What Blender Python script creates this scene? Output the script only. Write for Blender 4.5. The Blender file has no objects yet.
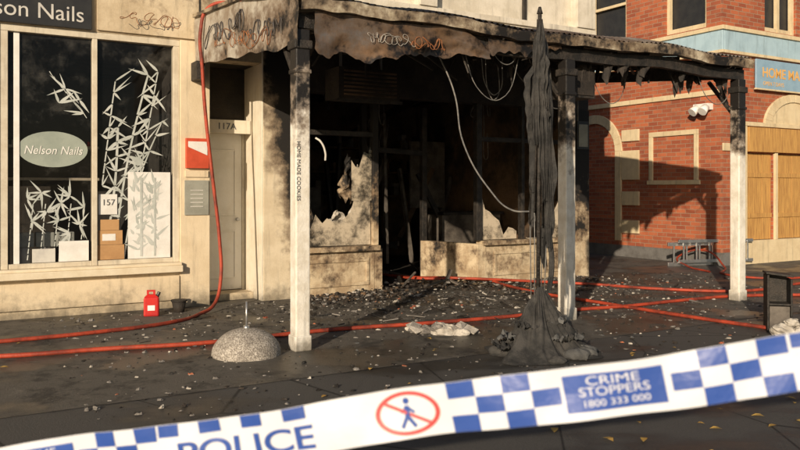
import bpy, math, random
from mathutils import Vector, Matrix, noise as mnoise
random.seed(7)
SC=bpy.context.scene
COL=SC.collection
ANG=math.atan2(0.511,0.859)
ORG=Vector((-0.906,7.07,0))
def L(u,v,z=0):
    return Vector((ORG.x+0.859*u-0.511*v, ORG.y+0.511*u+0.859*v, z))
# ---------------- materials ----------------
class NT:
    def __init__(s,name):
        s.m=bpy.data.materials.new(name); s.m.use_nodes=True
        s.t=s.m.node_tree; s.n=s.t.nodes; s.n.clear()
        s.out=s.n.new('ShaderNodeOutputMaterial')
        s.b=s.n.new('ShaderNodeBsdfPrincipled')
        s.t.links.new(s.b.outputs[0],s.out.inputs[0])
        s.co=s.n.new('ShaderNodeTexCoord').outputs['Object']
    def link(s,a,b): s.t.links.new(a,b)
    def setin(s,sock,v):
        if isinstance(v,bpy.types.NodeSocket): s.link(v,sock)
        elif isinstance(v,(tuple,list)) and len(v)==3 and sock.type=='RGBA': sock.default_value=(*v,1)
        else: sock.default_value=v
    def math(s,op,a,b=0.0,clamp=False):
        n=s.n.new('ShaderNodeMath'); n.operation=op; n.use_clamp=clamp
        s.setin(n.inputs[0],a); s.setin(n.inputs[1],b); return n.outputs[0]
    def noise(s,scale,detail=4,rough=.6,vec=None,dist=0):
        n=s.n.new('ShaderNodeTexNoise'); n.inputs['Scale'].default_value=scale
        n.inputs['Detail'].default_value=detail; n.inputs['Roughness'].default_value=rough
        n.inputs['Distortion'].default_value=dist
        s.link(vec or s.co,n.inputs['Vector']); return n.outputs['Fac']
    def voro(s,scale,feat='F1',vec=None):
        n=s.n.new('ShaderNodeTexVoronoi'); n.feature=feat; n.inputs['Scale'].default_value=scale
        s.link(vec or s.co,n.inputs['Vector']); return n.outputs['Distance']
    def mix(s,f,a,b):
        n=s.n.new('ShaderNodeMix'); n.data_type='RGBA'
        s.setin(n.inputs[0],f); s.setin(n.inputs[6],a); s.setin(n.inputs[7],b); return n.outputs[2]
    def ramp(s,f,lo,hi):
        n=s.n.new('ShaderNodeMapRange'); n.interpolation_type='SMOOTHSTEP'
        s.setin(n.inputs[0],f); n.inputs[1].default_value=lo; n.inputs[2].default_value=hi
        return n.outputs[0]
    def xyz(s):
        n=s.n.new('ShaderNodeSeparateXYZ'); s.link(s.co,n.inputs[0]); return n.outputs
    def scalevec(s,v):
        n=s.n.new('ShaderNodeMapping'); s.link(s.co,n.inputs[0]); n.inputs['Scale'].default_value=v; return n.outputs[0]
    def bump(s,h,st,dist=.01):
        n=s.n.new('ShaderNodeBump'); n.inputs['Strength'].default_value=st; n.inputs['Distance'].default_value=dist
        s.link(h,n.inputs['Height']); s.link(n.outputs[0],s.b.inputs['Normal'])
    def fin(s,col,rough=.7,metal=0):
        s.setin(s.b.inputs['Base Color'],col); s.setin(s.b.inputs['Roughness'],rough); s.setin(s.b.inputs['Metallic'],metal)
        return s.m
def surf(name,c1,c2=None,scale=3,rough=.75,bump=.3,bscale=40,metal=0,soot=None,streak=False,dirt=None):
    k=NT(name); c2=c2 or tuple(x*.75 for x in c1)
    f=k.ramp(k.noise(scale,5,.68),.35,.68)
    col=k.mix(f,c1,c2)
    if streak:
        f2=k.ramp(k.noise(2.5,5,.7,k.scalevec((4,4,.35))),.50,.72)
        col=k.mix(k.math('MULTIPLY',f2,.5),col,tuple(x*.38 for x in c1))
    if dirt:
        z=k.xyz()[2]
        d=k.math('ADD',k.math('MULTIPLY',z,-1/dirt),k.math('MULTIPLY',k.noise(5,5,.7),1.6))
        col=k.mix(k.math('MULTIPLY',k.ramp(d,.1,1.0),.75),col,(.07,.06,.045))
    if soot:
        x=k.xyz()
        e=k.math('ADD',k.math('MULTIPLY',x[0],soot[0]),k.math('MULTIPLY',x[1],soot[1]))
        e=k.math('ADD',e,k.math('MULTIPLY',x[2],soot[2])); e=k.math('ADD',e,soot[3])
        n=k.math('MULTIPLY',k.math('SUBTRACT',k.noise(2.6,6,.66),.5),soot[4]*1.2)
        n2=k.math('MULTIPLY',k.math('SUBTRACT',k.noise(17,2,.6),.5),soot[4]*.25)
        e=k.math('ADD',k.math('ADD',e,n),n2)
        brn=k.ramp(e,-.30,.1); blk=k.ramp(e,.0,.30)
        col=k.mix(k.math('MULTIPLY',brn,.8),col,(.12,.075,.045)); col=k.mix(blk,col,(.013,.011,.010))
    k.bump(k.noise(bscale,4,.65),bump*1.4,.008)
    return k.fin(col,rough,metal)
M={}
M['cream']=surf('cream_render',(.74,.62,.44),(.65,.53,.36),2.2,.8,.25,streak=True,dirt=.5)
M['reveal']=surf('reveal_paint',(.78,.72,.60),(.68,.61,.48),3,.7,.2,streak=True,dirt=.3)
M['creamtop']=surf('cream_smoked',(.64,.53,.37),(.47,.37,.24),2.5,.8,.3,streak=True,soot=(.16,0,.2,-.90,1.4))
M['sill']=surf('cream_paint',(.76,.67,.51),(.66,.56,.40),4,.6,.2,dirt=.35)
M['frame']=surf('window_frame_paint',(.66,.60,.48),(.54,.47,.36),5,.5,.15,streak=True)
M['pil']=surf('pilaster_smoked',(.72,.62,.46),(.60,.50,.35),3,.75,.3,streak=True,soot=(1.8,0,.38,-2.50,1.1),dirt=.3)
M['char']=surf('charred',(.016,.013,.011),(.04,.030,.023),4,.8,1.0,25)
M['charwood']=surf('charred_wood',(.010,.009,.008),(.040,.032,.026),9,.6,1.0,50)
M['charbrown']=surf('charred_wall',(.028,.020,.014),(.17,.105,.06),1.3,.85,.8,20)
M['greypanel']=surf('grey_scorched_panel',(.15,.13,.11),(.04,.033,.027),2.5,.8,.5,20)
M['burnt']=surf('burnt_cream',(.62,.51,.35),(.36,.26,.16),4,.8,.6,30,soot=(0,0,.42,-.33,1.9),streak=True)
M['upper']=surf('upper_stucco',(.68,.63,.54),(.54,.49,.40),3,.8,.3,streak=True,soot=(0,0,-1.2,4.42,1.4))
M['post']=surf('post_paint',(.80,.77,.70),(.64,.59,.50),6,.5,.35,streak=True,soot=(0,0,1.0,-2.12,1.9),dirt=.35)
M['gutter']=surf('gutter_paint',(.58,.52,.40),(.36,.29,.19),3,.55,.2,soot=(0,0,0,.08,1.7))
M['fasc']=surf('smoked_fascia',(.46,.43,.37),(.24,.19,.14),3,.7,.25,soot=(0,-.10,-.6,1.90,1.7))
M['sheet']=surf('scorched_sheet',(.13,.12,.115),(.26,.14,.065),2.5,.45,.3,25,metal=.2,soot=(0,0,0,.10,1.6))
M['iron']=surf('corrugated_iron',(.36,.34,.31),(.17,.12,.08),3,.55,.2,metal=.3,soot=(-.13,0,0,.50,1.2))
M['steel']=surf('galvanised_steel',(.55,.55,.54),(.4,.4,.4),8,.35,.1,metal=.8)
M['alu']=surf('aluminium',(.7,.7,.7),(.55,.55,.55),8,.3,.1,metal=.9)
M['white']=surf('white_paint',(.8,.79,.76),(.7,.68,.64),6,.5,.1)
M['decal']=surf('white_vinyl',(.56,.58,.55),(.40,.43,.40),5,.5,.05)
M['decal2']=surf('frosted_vinyl',(.34,.38,.33),(.28,.32,.28),5,.6,.05)
M['black']=surf('black_board',(.02,.02,.022),(.03,.03,.03),5,.45,.1)
M['greytext']=surf('sign_lettering',(.62,.60,.55),(.5,.48,.45),5,.5,.05)
M['darktext']=surf('dark_lettering',(.10,.10,.11),(.07,.07,.07),5,.5,.05)
M['red']=surf('red_plastic',(.55,.02,.015),(.42,.02,.02),6,.4,.1)
M['orange']=surf('red_orange_notice',(.62,.09,.04),(.5,.07,.03),6,.5,.1)
M['hose']=surf('hose_rubber',(.42,.055,.022),(.14,.025,.015),4,.6,.3,60)
M['card']=surf('cardboard',(.50,.29,.13),(.38,.21,.09),3,.8,.1)
M['greysign']=surf('grey_sign',(.33,.33,.28),(.25,.25,.21),6,.6,.1)
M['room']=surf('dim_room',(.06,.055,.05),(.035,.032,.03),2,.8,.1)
M['dark']=surf('dark_recess',(.05,.04,.03),(.02,.018,.015),3,.8,.4)
M['door']=surf('door_paint',(.78,.76,.70),(.70,.67,.59),3,.6,.15,dirt=.25)
M['cloth']=surf('charred_cloth',(.018,.018,.018),(.055,.052,.049),7,.9,.7,60)
M['cloth2']=surf('grey_cloth',(.14,.14,.135),(.06,.06,.06),5,.9,.5,60)
M['ash']=surf('ash_grey',(.25,.23,.21),(.11,.10,.09),9,.9,.8,50)
M['plaster']=surf('plaster_chunk',(.55,.51,.45),(.3,.27,.23),9,.9,.7,50)
M['leafy']=surf('dry_leaf',(.42,.28,.07),(.3,.17,.04),9,.7,.2)
M['creamtrim']=surf('cream_trim',(.70,.58,.38),(.6,.48,.3),4,.75,.2,streak=True)
M['stone']=surf('bluestone',(.16,.155,.15),(.10,.095,.09),4,.8,.5,30)
M['blue']=surf('pale_blue_paint',(.40,.55,.64),(.34,.48,.57),4,.6,.1,streak=True)
M['signblue']=surf('shop_sign_blue',(.28,.42,.54),(.23,.36,.48),4,.5,.1)
M['orangetext']=surf('orange_lettering',(.78,.45,.14),(.7,.38,.1),4,.5,.1)
M['cable']=surf('cable_grey',(.20,.19,.175),(.08,.08,.08),9,.7,.3)
M['graf']=surf('spray_paint',(.34,.13,.045),(.16,.06,.025),9,.6,.1)
M['graf2']=surf('spray_paint_dark',(.05,.045,.05),(.09,.08,.07),9,.6,.1)
M['graf3']=surf('spray_paint_white',(.40,.37,.33),(.16,.14,.12),9,.6,.1)
M['tapew']=surf('tape_white',(.74,.76,.80),(.66,.68,.74),5,.35,.25,12)
M['tapeb']=surf('tape_blue',(.030,.080,.33),(.04,.095,.37),5,.35,.25,12)
M['taper']=surf('tape_red',(.55,.08,.08),(.48,.07,.07),5,.4,.1,12)
k=NT('exposed_aggregate'); v=k.voro(85); c=k.mix(k.ramp(v,.15,.7),(.46,.42,.36),(.20,.175,.15)); c=k.mix(k.ramp(k.noise(60,3),.5,.62),c,(.50,.46,.41))
c=k.mix(k.math('MULTIPLY',k.ramp(k.noise(6,4,.7),.45,.65),.5),c,(.16,.14,.12))
k.bump(v,.7,.005); M['conc']=k.fin(c,.85)
k=NT('red_brick'); x=k.xyz()
cv=k.n.new('ShaderNodeCombineXYZ'); k.link(k.math('ADD',x[0],x[1]),cv.inputs[0]); k.link(x[2],cv.inputs[1])
bt=k.n.new('ShaderNodeTexBrick'); k.link(cv.outputs[0],bt.inputs['Vector'])
bt.inputs['Scale'].default_value=1; bt.inputs['Brick Width'].default_value=.235; bt.inputs['Row Height'].default_value=.082
bt.inputs['Mortar Size'].default_value=.006; bt.inputs['Mortar Smooth'].default_value=.2; bt.inputs['Bias'].default_value=-.1
bt.inputs['Color1'].default_value=(.46,.13,.055,1); bt.inputs['Color2'].default_value=(.25,.06,.03,1); bt.inputs['Mortar'].default_value=(.34,.25,.17,1)
c=k.mix(k.math('MULTIPLY',k.ramp(k.noise(1.3,6,.7),.4,.7),.4),bt.outputs['Color'],(.15,.06,.04))
c=k.mix(k.math('MULTIPLY',k.ramp(k.noise(9,3,.7),.55,.75),.3),c,(.44,.30,.20))
k.bump(k.math('SUBTRACT',k.math('MULTIPLY',k.noise(60,3),.3),bt.outputs['Fac']),.6,.008)
M['brick']=k.fin(c,.85)
k=NT('plywood_hoarding'); g=k.noise(3,6,.6,k.scalevec((14,14,.8)),.5); c=k.mix(k.ramp(g,.35,.7),(.58,.33,.10),(.34,.17,.055)); k.bump(g,.2); M['ply']=k.fin(c,.6)
def pane(name,alpha,col,lo=.45,hi=.8,top=.3):
    k=NT(name); f=k.ramp(k.noise(2.4,6,.7),lo,hi)
    k.setin(k.b.inputs['Base Color'],k.mix(f,(.01,.01,.01),col)); k.b.inputs['Roughness'].default_value=.04
    k.b.inputs['Specular IOR Level'].default_value=.6
    k.link(k.math('ADD',k.math('MULTIPLY',f,top),alpha),k.b.inputs['Alpha']); return k.m
M['glass']=pane('window_glass',.32,(.20,.19,.17),.5,.85,.12)
M['sootglass']=pane('sooty_glass',.55,(.55,.47,.36),.35,.6,.45)
k=NT('asphalt')
c=k.mix(k.ramp(k.noise(.7,5,.6),.35,.7),(.036,.034,.032),(.056,.052,.048))
c=k.mix(k.math('MULTIPLY',k.ramp(k.voro(110),.1,.5),.5),(.095,.09,.084),c)
c=k.mix(k.math('MULTIPLY',k.ramp(k.noise(120,2,.6),.60,.68),.6),c,(.16,.15,.135))
wet=k.ramp(k.noise(.55,4,.6,k.scalevec((1,1.8,1))),.45,.6)
c=k.mix(k.math('MULTIPLY',wet,.6),c,(.012,.012,.012))
crk=k.ramp(k.voro(.9,'DISTANCE_TO_EDGE',None),.0,.012)
c=k.mix(crk,(.010,.010,.010),c)
k.bump(k.noise(70,4,.75),.9,.006)
M['asphalt']=k.fin(c,k.math('SUBTRACT',.8,k.math('MULTIPLY',wet,.42)))
k=NT('footpath_asphalt')
c=k.mix(k.ramp(k.noise(1.1,6,.68),.35,.7),(.076,.068,.059),(.042,.038,.034))
c=k.mix(k.math('MULTIPLY',k.ramp(k.voro(90),.1,.5),.35),(.13,.118,.10),c)
ash=k.ramp(k.noise(2.2,7,.78),.48,.62); c=k.mix(k.math('MULTIPLY',ash,.75),c,(.014,.013,.012))
lt=k.ramp(k.noise(3.7,8,.82),.55,.68); c=k.mix(k.math('MULTIPLY',lt,.65),c,(.23,.205,.17))
wet=k.ramp(k.noise(.8,4,.6),.47,.58)
c=k.mix(k.math('MULTIPLY',wet,.4),c,(.015,.015,.014))
k.bump(k.noise(55,5,.8),1.0,.008)
M['foot']=k.fin(c,k.math('SUBTRACT',.8,k.math('MULTIPLY',wet,.48)))
# ---------------- mesh builder ----------------
class MB:
    def __init__(s,*mats): s.v=[]; s.f=[]; s.mi=[]; s.mats=list(mats); s.sm=[]
    def m(s,name):
        if name not in s.mats: s.mats.append(name)
        return s.mats.index(name)
    def poly(s,pts,m,smooth=False):
        b=len(s.v); s.v+= [tuple(p) for p in pts]; s.f.append(list(range(b,b+len(pts)))); s.mi.append(s.m(m)); s.sm.append(smooth)
    def hexa(s,P,m):
        b=len(s.v); s.v+=[tuple(p) for p in P]; k=s.m(m)
        for q in ((0,3,2,1),(4,5,6,7),(0,1,5,4),(1,2,6,5),(2,3,7,6),(3,0,4,7)):
            s.f.append([b+i for i in q]); s.mi.append(k); s.sm.append(False)
    def box(s,x0,x1,y0,y1,z0,z1,m):
        s.hexa([(x0,y0,z0),(x1,y0,z0),(x1,y1,z0),(x0,y1,z0),(x0,y0,z1),(x1,y0,z1),(x1,y1,z1),(x0,y1,z1)],m)
    def beam(s,p,q,w,h,m,roll=0):
        p=Vector(p);q=Vector(q);d=(q-p).normalized()
        up=Vector((0,0,1)) if abs(d.z)<.95 else Vector((0,1,0))
        a=d.cross(up).normalized(); b=a.cross(d)
        if roll: R=Matrix.Rotation(roll,3,d); a=R@a;b=R@b
        a*=w/2;b*=h/2
        s.hexa([p-a-b,p+a-b,p+a+b,p-a+b,q-a-b,q+a-b,q+a+b,q-a+b],m)
    def cyl(s,p,q,r,m,n=10,r2=None):
        p=Vector(p);q=Vector(q);d=(q-p).normalized();r2=r if r2 is None else r2
        up=Vector((0,0,1)) if abs(d.z)<.95 else Vector((0,1,0))
        a=d.cross(up).normalized(); b=a.cross(d); B=len(s.v); k=s.m(m)
        for i in range(n):
            t=2*math.pi*i/n; e=a*math.cos(t)+b*math.sin(t); s.v.append(tuple(p+e*r)); s.v.append(tuple(q+e*r2))
        for i in range(n):
            j=(i+1)%n; s.f.append([B+2*i,B+2*j,B+2*j+1,B+2*i+1]); s.mi.append(k); s.sm.append(True)
        s.f.append([B+2*i for i in range(n)][::-1]); s.mi.append(k); s.sm.append(False)
        s.f.append([B+2*i+1 for i in range(n)]); s.mi.append(k); s.sm.append(False)
    def grid(s,fn,nu,nv,m,smooth=True):
        B=len(s.v); k=s.m(m)
        for j in range(nv+1):
            for i in range(nu+1): s.v.append(tuple(fn(i/nu,j/nv)))
        for j in range(nv):
            for i in range(nu):
                a=B+j*(nu+1)+i; s.f.append([a,a+1,a+nu+2,a+nu+1]); s.mi.append(k); s.sm.append(smooth)
    def rock(s,c,r,m,flat=.6):
        B=len(s.v); n=random.choice((5,6,7)); k=s.m(m); c=Vector(c)
        rot=random.random()*6.28; st=random.uniform(.45,1.0); ca,sa=math.cos(rot),math.sin(rot)
        low=[];hi=[]
        def P(t,rr,z):
            x=math.cos(t)*rr;y=math.sin(t)*rr*st; return (c.x+x*ca-y*sa,c.y+x*sa+y*ca,z)
        for i in range(n):
            s.v.append(P(2*math.pi*i/n,r*random.uniform(.6,1.15),c.z)); low.append(len(s.v)-1)
        for i in range(n):
            s.v.append(P(2*math.pi*(i+.3)/n,r*random.uniform(.35,.8),c.z+r*flat*random.uniform(.4,1.3))); hi.append(len(s.v)-1)
        for i in range(n):
            j=(i+1)%n; s.f.append([low[i],low[j],hi[j],hi[i]]); s.mi.append(k); s.sm.append(False)
        s.f.append(hi); s.mi.append(k); s.sm.append(False)
    def wall(s,ax,p0,p1,a0,a1,z0,z1,ops,m):
        A=sorted({a0,a1,*[o[0] for o in ops],*[o[1] for o in ops]}); Z=sorted({z0,z1,*[o[2] for o in ops],*[o[3] for o in ops]})
        A=[a for a in A if a0<=a<=a1]; Z=[a for a in Z if z0<=a<=z1]
        for i in range(len(A)-1):
            for j in range(len(Z)-1):
                ca=(A[i]+A[i+1])/2; cz=(Z[j]+Z[j+1])/2
                if any(o[0]<ca<o[1] and o[2]<cz<o[3] for o in ops): continue
                if ax=='u': s.box(A[i],A[i+1],p0,p1,Z[j],Z[j+1],m)
                else: s.box(p0,p1,A[i],A[i+1],Z[j],Z[j+1],m)
    def build(s,name,parent=None,bevel=0):
        me=bpy.data.meshes.new(name); me.from_pydata(s.v,[],s.f)
        for a in s.mats: me.materials.append(M[a])
        me.polygons.foreach_set('material_index',s.mi); me.polygons.foreach_set('use_smooth',s.sm); me.update()
        o=bpy.data.objects.new(name,me); COL.objects.link(o)
        if parent: o.parent=parent
        if bevel:
            b=o.modifiers.new('bevel','BEVEL'); b.width=bevel; b.segments=2; b.limit_method='ANGLE'
        return o
def empty(name,local=True,loc=None,rot=None):
    e=bpy.data.objects.new(name,None); COL.objects.link(e); e.empty_display_size=.2
    if local: e.location=ORG; e.rotation_euler=(0,0,ANG)
    if loc is not None: e.location=loc
    if rot is not None: e.rotation_euler=rot
    return e
def text(name,parent,s,loc,size,mat,rot=(math.pi/2,0,0),align='CENTER',shear=0,sx=1,bold=0):
    c=bpy.data.curves.new(name,'FONT'); c.body=s; c.size=size; c.align_x=align; c.align_y='CENTER'; c.extrude=.0015; c.shear=shear; c.offset=bold
    c.materials.append(M[mat]); o=bpy.data.objects.new(name,c); COL.objects.link(o); o.location=loc; o.rotation_euler=rot; o.scale=(sx,1,1)
    if parent:o.parent=parent
    return o
def curve(name,pts,r,mat,parent=None,res=8,handle='AUTO'):
    c=bpy.data.curves.new(name,'CURVE'); c.dimensions='3D'; c.bevel_depth=r; c.bevel_resolution=3; c.resolution_u=res
    sp=c.splines.new('BEZIER'); sp.bezier_points.add(len(pts)-1)
    for b,p in zip(sp.bezier_points,pts): b.co=p; b.handle_left_type=b.handle_right_type=handle
    c.materials.append(M[mat]); o=bpy.data.objects.new(name,c); COL.objects.link(o)
    if parent:o.parent=parent
    return o
# ---------------- ground ----------------
g=MB(); g.poly([(-250,-250,0),(250,-250,0),(250,250,0),(-250,250,0)],'asphalt'); g.build('ground')
g=MB(); g.poly([(-30,-1.0,.004),(40,-1.0,.004),(40,3.3,.004),(-30,3.3,.004)],'foot')
g.poly([(6.7,3.3,.004),(10.04,3.3,.004),(10.04,30,.004),(6.7,30,.004)],'foot')
fp=g.build('footpath'); fp.location=ORG; fp.rotation_euler=(0,0,ANG)
# ---------------- nail salon ----------------
S=empty('nail_salon_building')
b=MB()
b.wall('u',3.12,3.40,-9,-.25,0,3.30,[(-2.23,-.25,.45,3.30),(-5.0,-2.6,.45,3.30)],'cream')
b.box(-.25,.12,3.10,4.15,0,3.30,'cream')
b.box(.12,.81,3.12,3.40,3.10,3.30,'creamtop')
b.box(.83,1.25,3.10,4.15,0,3.30,'pil'); b.box(.81,.83,3.105,4.15,0,3.30,'reveal')
b.box(-9,1.25,3.125,3.40,3.30,5.6,'creamtop')
b.box(-9,1.25,3.40,12,5.5,5.6,'room')
b.box(-9,-8.8,3.40,12,0,5.5,'cream')
b.build('walls',S,.006)
b=MB()
b.box(-5.2,-.24,3.0,3.16,.45,.53,'sill'); b.box(-5.15,-.245,3.03,3.16,.53,.565,'sill')
b.box(-2.7,-.26,3.085,3.12,.10,.40,'cream')
b.build('window_sill',S,.008)
b=MB()
for a0,a1 in ((-2.228,-2.15),(-1.265,-1.21),(-.325,-.252)): b.box(a0,a1,3.13,3.24,.566,3.22,'frame')
b.box(-2.228,-.252,3.13,3.24,3.222,3.298,'frame')
b.box(-2.148,-1.267,3.14,3.23,.566,.62,'frame'); b.box(-1.208,-.327,3.14,3.23,.566,.62,'frame')
b.box(-2.09,-2.03,3.165,3.18,.62,3.22,'white')
b.build('window_frame',S,.004)
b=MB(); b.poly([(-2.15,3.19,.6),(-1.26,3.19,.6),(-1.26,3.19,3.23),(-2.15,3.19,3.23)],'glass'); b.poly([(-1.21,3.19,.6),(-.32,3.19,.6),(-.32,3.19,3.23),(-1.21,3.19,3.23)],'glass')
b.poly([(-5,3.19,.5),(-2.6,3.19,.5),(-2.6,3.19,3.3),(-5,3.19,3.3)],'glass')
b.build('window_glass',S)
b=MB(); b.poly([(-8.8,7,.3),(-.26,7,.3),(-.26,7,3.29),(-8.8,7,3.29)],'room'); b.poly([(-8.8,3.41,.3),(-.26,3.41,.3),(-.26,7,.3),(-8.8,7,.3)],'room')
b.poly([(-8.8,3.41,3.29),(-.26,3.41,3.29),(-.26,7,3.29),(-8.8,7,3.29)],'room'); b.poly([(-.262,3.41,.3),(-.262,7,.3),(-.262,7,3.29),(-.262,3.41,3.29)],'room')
b.box(-2.0,-1.5,4.6,5.0,.31,1.0,'dark'); b.box(-2.0,-1.5,5.0,5.1,1.0,1.5,'dark')
b.box(-3,-.6,6.6,6.95,1.6,1.64,'frame'); b.box(-3,-.6,6.6,6.95,2.1,2.14,'frame')
for i in range(26): b.cyl((-2.9+i*.09,6.7,2.14),(-2.9+i*.09,6.7,2.22),.025,random.choice(['red','white','orange','frame']),8)
b.build('shop_interior',S)
b=MB(); b.box(-3.6,-1.28,3.07,3.124,3.31,3.78,'black'); b.build('name_board',S,.004)
text('name_lettering',S,'Nelson Nails',(-1.36,3.066,3.46),.25,'greytext',align='RIGHT')
b=MB(); b.box(-1.22,-.02,3.09,3.124,3.32,3.9,'creamtop'); b.build('upper_board',S,.004)
b=MB(); n=40; b.poly([(-1.68+.37*math.cos(2*math.pi*i/n),3.176,1.916+.205*math.sin(2*math.pi*i/n)) for i in range(n)],'decal2'); b.build('oval_decal',S)
text('oval_lettering',S,'Nelson Nails',(-1.68,3.172,1.90),.135,'white',shear=.25,sx=.88)
# bamboo decals
b=MB()
YD=3.184
def stalk(u0,z0,u1,z1,w,bend=0):
    n=9; P=[]
    for i in range(n+1):
        t=i/n; P.append((u0+(u1-u0)*t+bend*math.sin(t*math.pi),z0+(z1-z0)*t))
    for (a,c),(d,e) in zip(P,P[1:]):
        gz=.008
        b.poly([(a-w/2,YD,c+gz),(a+w/2,YD,c+gz),(d+w*.42,YD,e-gz),(d-w*.42,YD,e-gz)],'decal')
    return P
lc=[0]
def leaf(u,z,ang,l,w=.018,m='decal',y=None):
    if not(-2.0<u<-.35 and -2.0<u+l*math.cos(ang)<-.35): return
    if (u+1.237)*(u+l*math.cos(ang)+1.237)<0 or abs(u+1.237)<.035 or abs(u+l*math.cos(ang)+1.237)<.035: return
    lc[0]+=1
    y=(YD-.0002*(lc[0]%20)) if y is None else y-.0001*(lc[0]%20)
    ca,sa=math.cos(ang),math.sin(ang)
    pts=[(0,0),(.12,w*.7),(.3,w),(.6,w*.7),(1,0),(.6,-w*.7),(.3,-w),(.12,-w*.7)]
    b.poly([(u+ca*t*l-sa*q, y, z+sa*t*l+ca*q) for t,q in pts],m)
P=[]
P+=stalk(-1.02,.62,-.62,2.85,.026,-.05); P+=stalk(-1.14,.62,-.97,2.2,.03,.04); P+=stalk(-.72,1.6,-.50,2.9,.016); P+=stalk(-1.15,1.5,-1.0,2.75,.016); P+=stalk(-.9,.62,-.45,2.3,.018,-.08)
for (u,z) in P:
    if z<1.1: continue
    for _ in range(3):
        leaf(u,z,random.choice([random.uniform(.2,1.2),random.uniform(1.9,2.9),random.uniform(-1.0,-.2),random.uniform(3.5,4.2)]),random.uniform(.10,.30),random.uniform(.008,.018))
for c in ((-1.55,2.62),(-1.40,2.5),(-1.62,2.45),(-1.35,2.35)):
    for _ in range(5): leaf(c[0],c[1],random.uniform(-1.2,1.1)+random.choice((0,3.0)),random.uniform(.12,.28),random.uniform(.010,.018))
stalk(-1.72,2.8,-1.32,2.3,.010)
for c in ((-1.95,1.35),(-1.8,1.42),(-1.6,1.3),(-1.5,1.38),(-1.35,1.25),(-1.9,1.1),(-1.62,1.1),(-1.4,1.05),(-1.75,1.2),(-1.5,.95)):
    for _ in range(8): leaf(c[0],c[1],random.uniform(0,6.28),random.uniform(.08,.22),.012)
for x in (-1.95,-1.82,-1.55,-1.4,-1.68): stalk(x,.65,x+.06,1.3,.012)
b.build('bamboo_decal',S)
YD=3.147
b=MB(); b.box(-.86,-.36,3.150,3.160,.625,1.667,'white')
for i in range(60): leaf(random.uniform(-.80,-.5),random.uniform(.7,1.55),random.uniform(.3,2.8),random.uniform(.08,.2),.016,'decal',3.149)
b.box(-.72,-.69,3.146,3.149,.65,1.6,'decal'); b.box(-.56,-.535,3.146,3.149,.65,1.6,'decal')
b.build('printed_panel',S)
b=MB(); b.box(-1.2,-.90,3.165,3.187,.625,.80,'card'); b.box(-1.19,-.92,3.165,3.187,.803,.97,'card'); b.box(-1.17,-.96,3.165,3.187,.973,1.10,'card'); b.box(-1.19,-.98,3.170,3.173,1.16,1.40,'white'); b.box(-1.15,-1.0,3.162,3.165,.85,.93,'white'); b.box(-1.62,-1.30,3.165,3.187,.625,.86,'white'); b.box(-1.9,-1.66,3.165,3.187,.625,.78,'greytext')
b.build('boxes_display',S,.004)
text('poster_lettering',S,'157',(-1.08,3.167,1.3),.1,'darktext')
b=MB()
for i in range(3):
    u=-1.95+i*.22; b.cyl((u,3.55,.3),(u,3.55,.78),.09,'white',12,.06); b.box(u-.1,u+.1,3.48,3.65,.78,.95,'decal')
b.build('white_stools',S,.01)
b=MB(); b.box(-.19,.09,3.04,3.10,1.72,2.09,'orange'); b.hexa([(-.17,3.035,1.98),(.07,3.035,1.88),(.07,3.039,1.90),(-.17,3.039,2.0),(-.17,3.035,2.05),(.07,3.035,2.05),(.07,3.039,2.05),(-.17,3.039,2.05)],'white')
b.build('red_notice_box',S,.008)
b=MB(); b.box(-.20,.10,3.08,3.10,1.14,1.57,'greysign')
for i in range(5): b.box(-.13,.03,3.076,3.08,1.44-i*.05,1.452-i*.05,'greytext')
b.box(-.19,.095,3.08,3.10,1.61,1.69,'cream')
b.build('grey_sign_plate',S,.004)
b=MB(); b.box(.121,.809,3.75,3.80,2.22,2.40,'frame'); b.box(.121,.16,3.75,3.82,0,2.218,'frame'); b.box(.765,.809,3.75,3.82,0,2.218,'frame')
b.box(.162,.763,3.76,3.80,.10,2.216,'door')
for z0,z1 in ((.25,.9),(1.1,2.0)):
    for q in ((.25,.68,z0,z0+.02),(.25,.68,z1-.02,z1),(.25,.27,z0+.02,z1-.02),(.66,.68,z0+.02,z1-.02)): b.box(q[0],q[1],3.75,3.76,q[2],q[3],'door')
b.box(.121,.809,3.77,3.8,2.402,3.1,'dark'); b.cyl((.70,3.76,1.05),(.70,3.70,1.05),.025,'steel')
b.box(.121,.809,3.42,3.82,0,.09,'cream')
b.box(.125,.80,3.50,3.54,2.20,2.38,'reveal')
b.box(.121,.809,3.42,3.82,3.10,3.14,'dark')
b.build('door',S,.006)
text('door_number',S,'117A',(.47,3.497,2.29),.12,'darktext')
# ---------------- burnt shop ----------------
B=empty('burnt_shop_building')
b=MB()
b.box(1.25,6.6,3.12,3.35,2.78,3.62,'char')
b.box(1.25,6.6,3.13,3.40,3.62,4.9,'upper')
b.box(1.25,6.62,3.02,3.13,3.95,4.03,'upper'); b.box(1.25,6.64,2.98,3.13,4.03,4.12,'upper')
for i in range(9): b.box(1.6+i*.58,1.78+i*.58,3.04,3.13,3.72,3.95,'upper')
b.box(3.15,3.45,2.95,3.13,4.12,4.9,'upper'); b.box(6.2,6.6,2.95,3.13,4.12,4.9,'upper')
b.box(5.17,5.23,3.08,3.13,3.62,4.9,'charwood')
b.box(6.35,6.6,3.40,14,0,4.9,'creamtop')
b.box(6.22,6.60,3.10,3.40,0,2.78,'burnt')
b.box(1.25,6.35,3.40,14,4.8,4.9,'char')
b.box(1.25,2.50,3.12,3.26,0,.60,'burnt'); b.box(1.25,2.55,3.04,3.28,.60,.67,'burnt')
b.box(4.42,6.22,3.12,3.26,0,.60,'burnt'); b.box(4.38,6.22,3.04,3.28,.60,.67,'burnt')
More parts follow.
